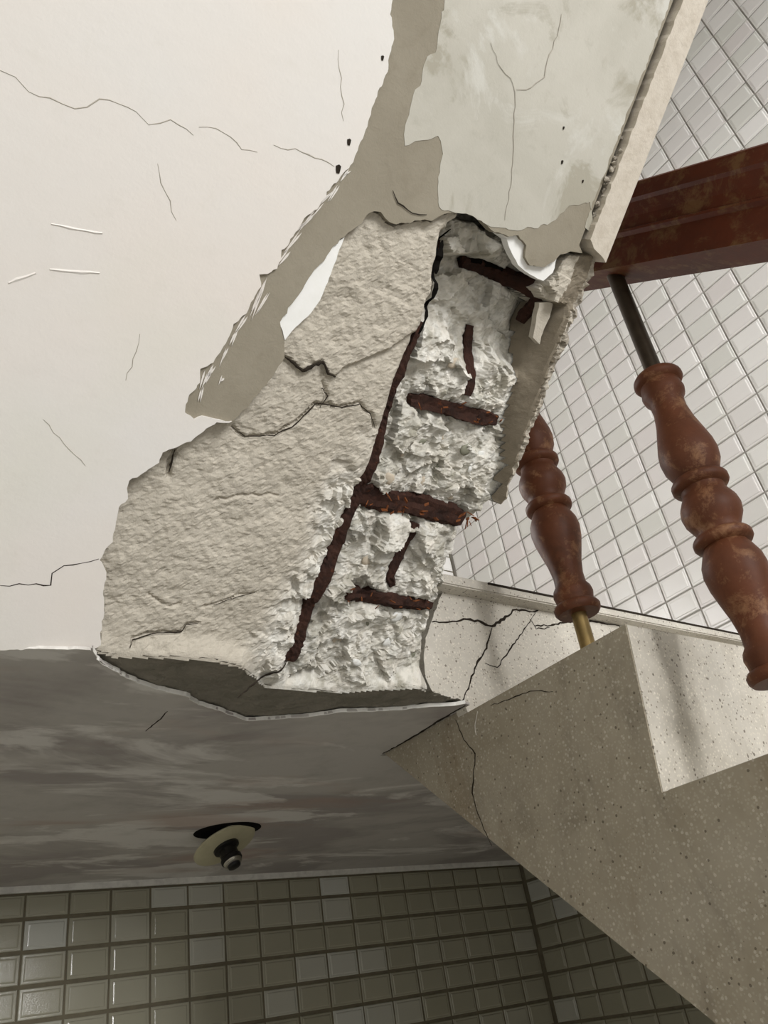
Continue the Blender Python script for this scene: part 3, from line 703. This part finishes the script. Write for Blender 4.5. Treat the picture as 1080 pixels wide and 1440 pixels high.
# paint smears dragged over the render along the paint's edge
bm = bmesh.new(); rg = random.Random(9)
for (x0, y0, x1, y1) in [(421, 325, 398, 358), (413, 322, 390, 352), (428, 312, 411, 330), (440, 298, 420, 322), (452, 284, 432, 310), (405, 352, 388, 376), (466, 268, 446, 292),
                         (372, 392, 350, 450), (366, 408, 353, 440), (376, 412, 358, 440), (345, 442, 330, 470), (362, 386, 352, 410), (318, 488, 308, 512), (296, 520, 286, 540), (300, 512, 290, 530),
                         (283, 545, 278, 566), (312, 530, 307, 540), (331, 465, 322, 485), (474, 262, 460, 280), (458, 262, 442, 285), (490, 240, 478, 252), (288, 522, 280, 548)]:
    for jx in (0, 3):
        p, q_ = np.array(sof(x0 + jx, y0 + rg.uniform(-3, 3), 0)), np.array(sof(x1 + jx, y1 + rg.uniform(-4, 4), 0)); d = q_ - p; L = np.hypot(*d); nrm = np.array([-d[1], d[0]]) / L * rg.uniform(.0005, .0011)
        pts = [p, p + d * .3 + nrm, p + d * .7 + nrm * .7, q_, p + d * .7 - nrm * .7, p + d * .3 - nrm]
        lo = [bm.verts.new(P3(*x, .0001)) for x in pts]; hi = [bm.verts.new(P3(*x, .0009)) for x in pts]
        bm.faces.new(hi)
        for i in range(6): bm.faces.new((lo[i], lo[(i + 1) % 6], hi[(i + 1) % 6], hi[i]))
put('paint_smears', from_bm(bm, 'paint_smears'), MW, flight, kind='stuff')
# nicks and trowel ridges in the white coat
def sof3(px, tt): return [P3(*sof(u, v, tt), tt) for u, v in px]
for k_, (px, w, m_) in enumerate([
        ([(0, 98), (22, 108), (40, 128), (70, 138), (105, 152), (122, 150), (140, 139), (180, 150), (210, 176)], 0.0009, MHAIR),
        ([(210, 176), (240, 168), (272, 190)], 0.0009, MHAIR), ([(280, 178), (315, 186), (340, 210), (362, 214)], 0.0007, MHAIR), ([(385, 203), (425, 214), (470, 234)], .0012, MHAIR),
        ([(0, 823), (40, 822), (72, 823), (73, 806), (90, 796), (139, 786)], 0.0011, MCRACK),
        ([(476, 70), (480, 110), (483, 170)], .0009, MHAIR), ([(197, 470), (187, 505), (177, 535)], 0.0008, MHAIR), ([(222, 230), (232, 270), (248, 310)], .0008, MHAIR),
        ([(60, 590), (90, 625), (120, 655)], .0008, MHAIR)]):
    crack('crack', sof3(px, .0023), EN, w, m_, flight, seed=k_ + 20, amp=.0016, lift=.0002)
for k_, px in enumerate([[(72, 315), (110, 323), (144, 328)], [(70, 379), (100, 382), (140, 384)], [(12, 398), (50, 384)]]):
    crack('trowel_ridge', sof3(px, .0022), EN, .0028, MW, flight, seed=k_ + 50, amp=.0004, lift=.0006)
for k_, (px, w) in enumerate([([(790, 20), (784, 50), (770, 85), (766, 108), (740, 126), (726, 126)], .0012), ([(690, 60), (700, 88), (718, 110), (724, 130), (723, 180), (721, 230), (716, 280), (710, 310)], .0010),
                              ([(552, 268), (560, 285), (580, 300), (600, 302)], .0013)]):
    crack('crack', sof3(px, .0008), EN, w, MHAIR if k_ < 2 else MCRACK, flight, seed=k_ + 70, amp=.0012, lift=.0002)
for k_, (u, v, r) in enumerate([(793, 180, .0016), (791, 228, .002), (490, 200, .003), (537, 82, .0022), (475, 238, .004), (820, 255, .0016)]):
    c = np.array(sof(u, v, .001)); pts = [tuple(c + np.array([math.cos(q_) * r * (.5 + .5 * ((q_ * 7) % 1)), math.sin(q_) * r]) ) for q_ in np.linspace(0, 6.28, 8)[:-1]]
    sof_plate('chip', pts, 0, .0026 if u < 560 else .0010, MCRACK, flight)

# ------------------------------------------------------------------ landing
landing = empty('stair_landing', (.7, 1.3, ZL), 'landing slab with worn grey painted underside, seen from below before the tiled back wall', 'landing')
def zpl(z): return lambda x, y: (x, y, z)
YR0 = .737                                     # top riser (landing's front)
EDGE = [(128, 914), (143, 932), (175, 951), (210, 966), (262, 979), (280, 991), (312, 1000), (345, 1013), (372, 1012), (400, 1010), (440, 1007), (480, 1001), (520, 1000), (560, 998), (600, 994), (640, 992), (654, 989)]
e3 = [tuple(onz(u, v, ZL)[:2]) for u, v in EDGE]
soff = [(-.46, .7095), (.125, .7095)] + e3 + [(XF - .0005, e3[-1][1] + .004), (XF - .0005, .95), (XW, .96), (XW, YW), (-.46, YW)]
nn = len(e3)
plate('soffit_paint', ragged(soff, .004, .0011, 61, keep=(0, nn + 1, nn + 2, nn + 3, nn + 4, nn + 5, nn + 6)), zpl(ZL + .003), zpl(ZL), MSO, landing, label='grey soffit paint worn in pale patches')
# exposed mortar at its broken front
gx = np.arange(.15, .72, .0025); gy = np.arange(.655, .90, .0025); X_, Y_ = np.meshgrid(gx, gy, indexing='ij'); x = X_.ravel(); y = Y_.ravel()
nf = fbm(x, y, .012, 81, 4, .6); nm = fbm(x, y, .05, 91, 3)
z = ZC + nf * .0020 + nm * .0025
yj = np.interp(x + nf * .003, [q_[0] for q_ in arr], [q_[1] for q_ in arr])
nx, ny = len(gx), len(gy)
kg = (y >= yj - .002).reshape(nx, ny); fk2 = kg[:-1, :-1] & kg[1:, :-1] & kg[:-1, 1:] & kg[1:, 1:]; I = np.arange(nx * ny).reshape(nx, ny)
qd = np.stack([I[:-1, :-1], I[:-1, 1:], I[1:, 1:], I[1:, :-1]], -1)[fk2]; used, inv = np.unique(qd, return_inverse=True)
me = bpy.data.meshes.new('exposed_mortar'); me.from_pydata(np.stack([x, y, z], 1)[used].tolist(), [], inv.reshape(-1, 4).tolist())
put('exposed_mortar', me, MD, landing, label='dark damp mortar under the fallen soffit paint')
box('slab_core', -.46, XW, .775, YW, ZC + .008, .486, MCONC, landing)
box('landing_top', -.46, XW - .007, YR0 - .022, YW, .486, .503, MTL, landing, bev=.002)
# thin white broken rim of the paint
rim_pts = ragged(e3, .005, .0014, 63, closed=False); bm = bmesh.new(); rows = []
rg = random.Random(3)
for i, p in enumerate(rim_pts):
    w = .0003 + .0011 * abs(math.sin(i * .043 + .5)) * (.6 + .4 * rg.random())
    rows.append([bm.verts.new((p[0], p[1] - w, ZL + .004)), bm.verts.new((p[0], p[1] - w * .6, ZL - .0006)), bm.verts.new((p[0], p[1] + w, ZL - .0004)), bm.verts.new((p[0], p[1] + w, ZL + .004))])
for Aa, Bb in zip(rows, rows[1:]):
    for i in range(4): bm.faces.new((Aa[i], Aa[(i + 1) % 4], Bb[(i + 1) % 4], Bb[i]))
put('paint_rim', from_bm(bm, 'paint_rim'), MTRIM, landing, label='pale broken edge of the paint')
def z3(px): return [onz(u, v, ZL) for u, v in px]
crack('crack', z3([(655, 992), (620, 1012), (575, 1040), (538, 1060)]), (0, 0, -1), .006, MCRACK, landing, seed=5, amp=.001)
crack('crack', z3([(236, 1000), (222, 1014), (205, 1028)]), (0, 0, -1), .002, MCRACK, landing, seed=6, amp=.001)
# front riser of the landing, broken at its free end
RISER0 = [(650, 978), (632, 980), (615, 970), (604, 950), (600, 925), (602, 895), (612, 862), (620, 840), (628, 818)]
r0 = [(lambda P: (P[0], P[2]))(ony(u, v, YR0)) for u, v in RISER0]
r0p = ragged([(XW, .317), (XF, .317), (XF - .006, .331)] + r0 + [(r0[-1][0], .5), (XW, .5)], .005, .0009, 71, keep=(0, 1, 2, len(r0) + 2, len(r0) + 3, len(r0) + 4))
plate('riser', r0p, lambda x_, z_: (x_, YR0 + .02 + (.50 - z_) * .06, z_), lambda x_, z_: (x_, YR0 + (.50 - z_) * .06, z_), MTL, landing, label='cracked terrazzo riser in a lit tone under the landing edge')
def r03(px): return [(lambda P: (P[0], YR0 + (.50 - P[2]) * .06 - .0003, P[2]))(ony(u, v, YR0 + .006)) for u, v in px]
for k_, (px, w) in enumerate([([(606, 876), (630, 876), (650, 872), (675, 876), (690, 882), (712, 868), (718, 860), (745, 862), (758, 858)], .004), ([(750, 882), (775, 880), (805, 874), (835, 876), (868, 882)], .004),
                              ([(690, 884), (684, 912), (668, 940), (662, 962), (652, 985)], .003), ([(750, 864), (735, 885), (712, 922), (700, 938), (682, 932)], .002), ([(742, 872), (752, 886), (770, 884)], .0018)]):
    crack('crack', r03(px), (0, -1, 0), w, MCRACK, landing, seed=k_ + 90, amp=.0016)
box('nosing_dark_line', XF + .06, XW - .007, YR0 - .0235, YR0 - .02, .4985, .5015, MCRACK, landing)  # thin dark line along the landing's nosing

# ------------------------------------------------------------------ lower flight
low_f = empty('stair_flight', (XF, .3, 0), 'lower terrazzo stair flight with stepped open side, right of the broken corner', 'staircase')
R_, G_ = .172, .245
prof = [(.757, .324)]
ny_, nz_ = .477, .317
prof.append((.748, nz_)); steps = []
for k_ in range(5):
    prof += [(ny_, nz_), (ny_ + .023, nz_ - R_)]; steps.append((ny_, nz_)); ny_ -= G_; nz_ -= R_
SL = .886
yend, zend = prof[-1]
zb = ZL - SL * (.94 - yend)
bm = bmesh.new()
profl = [(.94, ZL + .01)] + [(.757, ZL + .01)] + prof[1:] + [(yend, zb), (.94, ZL - .0)]
lo = [bm.verts.new((XF, p[0], p[1])) for p in profl]; hi = [bm.verts.new((XW - .007, p[0], p[1])) for p in profl]; n = len(profl)
for i in range(n): bm.faces.new((lo[i], lo[(i + 1) % n], hi[(i + 1) % n], hi[i]))
f1 = bm.faces.new(lo); f2 = bm.faces.new(hi[::-1]); bmesh.ops.triangulate(bm, faces=[f1, f2])
put('flight_body', from_bm(bm, 'flight_body'), MT, low_f)
for (yy, zz) in steps:
    bm = bmesh.new()
    v_ = [bm.verts.new((x_, y_ - o_, z_)) for o_ in (0, .0008) for x_, y_, z_ in ((XF + .0015, yy, zz - .001), (XW - .008, yy, zz - .001), (XW - .008, yy + .023, zz - R_ + .001), (XF + .0015, yy + .023, zz - R_ + .001))]
    for f in ((0, 1, 2, 3), (4, 7, 6, 5), (0, 4, 5, 1), (1, 5, 6, 2), (2, 6, 7, 3), (3, 7, 4, 0)): bm.faces.new([v_[i] for i in f])
    put('riser', from_bm(bm, 'riser'), MTL, low_f)
    box('tread', XF + .0015, XW - .008, yy + .001, yy + .26, zz, zz + .0008, MTL, low_f)
def x3(px): return [onx(u, v, XF - .0002) for u, v in px]
for k_, (px, w, m_) in enumerate([([(641, 1012), (652, 1040), (668, 1060), (666, 1090), (664, 1115), (672, 1145), (684, 1172), (692, 1190)], .0022, MCRACK), ([(690, 992), (720, 982), (745, 972), (778, 972)], .0013, MCRACK),
                              ([(672, 1000), (668, 1020), (670, 1034)], .0016, MHAIR)]):
    crack('crack', x3(px), (-1, 0, 0), w, m_, low_f, seed=k_ + 110, amp=.0012)

# ------------------------------------------------------------------ railing
XB = .77
rail = empty('stair_railing', (XB, .364, .145), 'wooden stair railing with turned balusters on the lower terrazzo flight', 'railing')
RS = .79                                       # slope of the rail
rd = Vector((0, 1, RS)).normalized(); rn = Vector((0, -RS, 1)).normalized()
p_under = Vector((XB, .364, .786))
hp = [(.027, 0), (.0275, .040), (.0335, .0435), (.034, .0465), (.0295, .050), (.031, .064), (.037, .080), (.0405, .084), (.041, .104), (.036, .109), (0, .112)]
rp = hp + [(-x_, h_) for x_, h_ in hp[::-1][1:]]
bm = bmesh.new(); ends = []
for s_ in (-.75, .42):
    ends.append([bm.verts.new(p_under + rd * s_ + Vector((px, 0, 0)) + rn * h_) for px, h_ in rp])
n = len(rp)
for i in range(n): bm.faces.new((ends[0][i], ends[0][(i + 1) % n], ends[1][(i + 1) % n], ends[1][i]))
bm.faces.new(ends[0]); bm.faces.new(ends[1])
put('handrail', from_bm(bm, 'handrail'), MRAIL, rail, label='dark red-brown moulded wooden handrail')
half = [(0.000, .026), (.004, .029), (.009, .0295), (.013, .027), (.0145, .0235), (.020, .0240), (.027, .0255), (.034, .0240), (.040, .020), (.054, .0195), (.073, .0225), (.092, .0275), (.108, .0315), (.121, .0330), (.133, .0315), (.145, .0265), (.151, .0235),
        (.153, .0295), (.156, .0315), (.161, .0315), (.164, .0295), (.166, .0240), (.171, .0235), (.176, .0260), (.186, .0310), (.195, .0325)]
LB = .390
full = half + [(LB - h_, r__) for h_, r__ in half[::-1][1:]]
def baluster(y, z0, ztop, zb_, lean):
    bal = empty('baluster', (XB, y, z0), '', ''); del bal['label']; del bal['category']
    bal.parent = rail; bal.location = Vector((XB, y, z0)) - rail.location
    ax = Vector((0, lean, 1)).normalized(); base = Vector((XB, y, z0))
    L = LB
    lathe_obj('spindle', base + ax * (zb_ - z0), ax, full, MBAL, bal)
    lathe_obj('rod', base - ax * .01, ax, [(0, .0098), (zb_ - z0 + .02, .0098)], MBRASS, bal, 18, label='brass rod at the foot')
    lathe_obj('rod', base + ax * (zb_ - z0 + L - .01), ax, [(0, .0105), (ztop - zb_ - L + .03, .0105)], MIRON, bal, 18, label='dark iron rod at the top')
baluster(.376, .145, .793, .2165, -.027)
baluster(.583, .317, .950, .388, -.03)

# ------------------------------------------------------------------ lamp holder hanging out of the landing soffit
lc = onz(320, 1168, ZL); pc = Vector(onz(317, 1189, .301))
lamp = empty('lamp_holder', tuple(lc), 'cream round lamp holder plate hanging loose and tilted from a dark hole in the soffit', 'lamp')
ax = Vector((.20, -.36, -.90)).normalized()
lathe_obj('hole', lc - Vector((0, 0, .0012)), (0, 0, 1), [(0, .054), (.0008, .060), (.004, .060)], MVOID, lamp, 32)  # dark disc in place of a hollow, its inner shade painted
lathe_obj('plate', pc - ax * .006, ax, [(0, .054), (.003, .058), (.006, .057), (.008, .052), (.009, .03)], MDISC, lamp, 40)
lathe_obj('socket', pc + ax * .001, ax, [(0, .024), (.006, .023), (.008, .016), (.022, .0165), (.024, .019), (.030, .019), (.032, .014)], MBLACK, lamp, 24)
lathe_obj('threaded_ring', pc + ax * .030, ax, [(0, .0145), (.002, .0165), (.004, .0145), (.006, .0165), (.008, .014)], MSTEEL, lamp, 24)
lathe_obj('cap', pc + ax * .037, ax, [(0, .012), (.006, .011), (.008, .006)], MBLACK, lamp, 18)
lathe_obj('cable', pc - ax * .004, Vector(lc) + Vector((0, 0, .01)) - pc, [(0, .003), ((Vector(lc) - pc).length, .003)], MBLACK, lamp, 10)
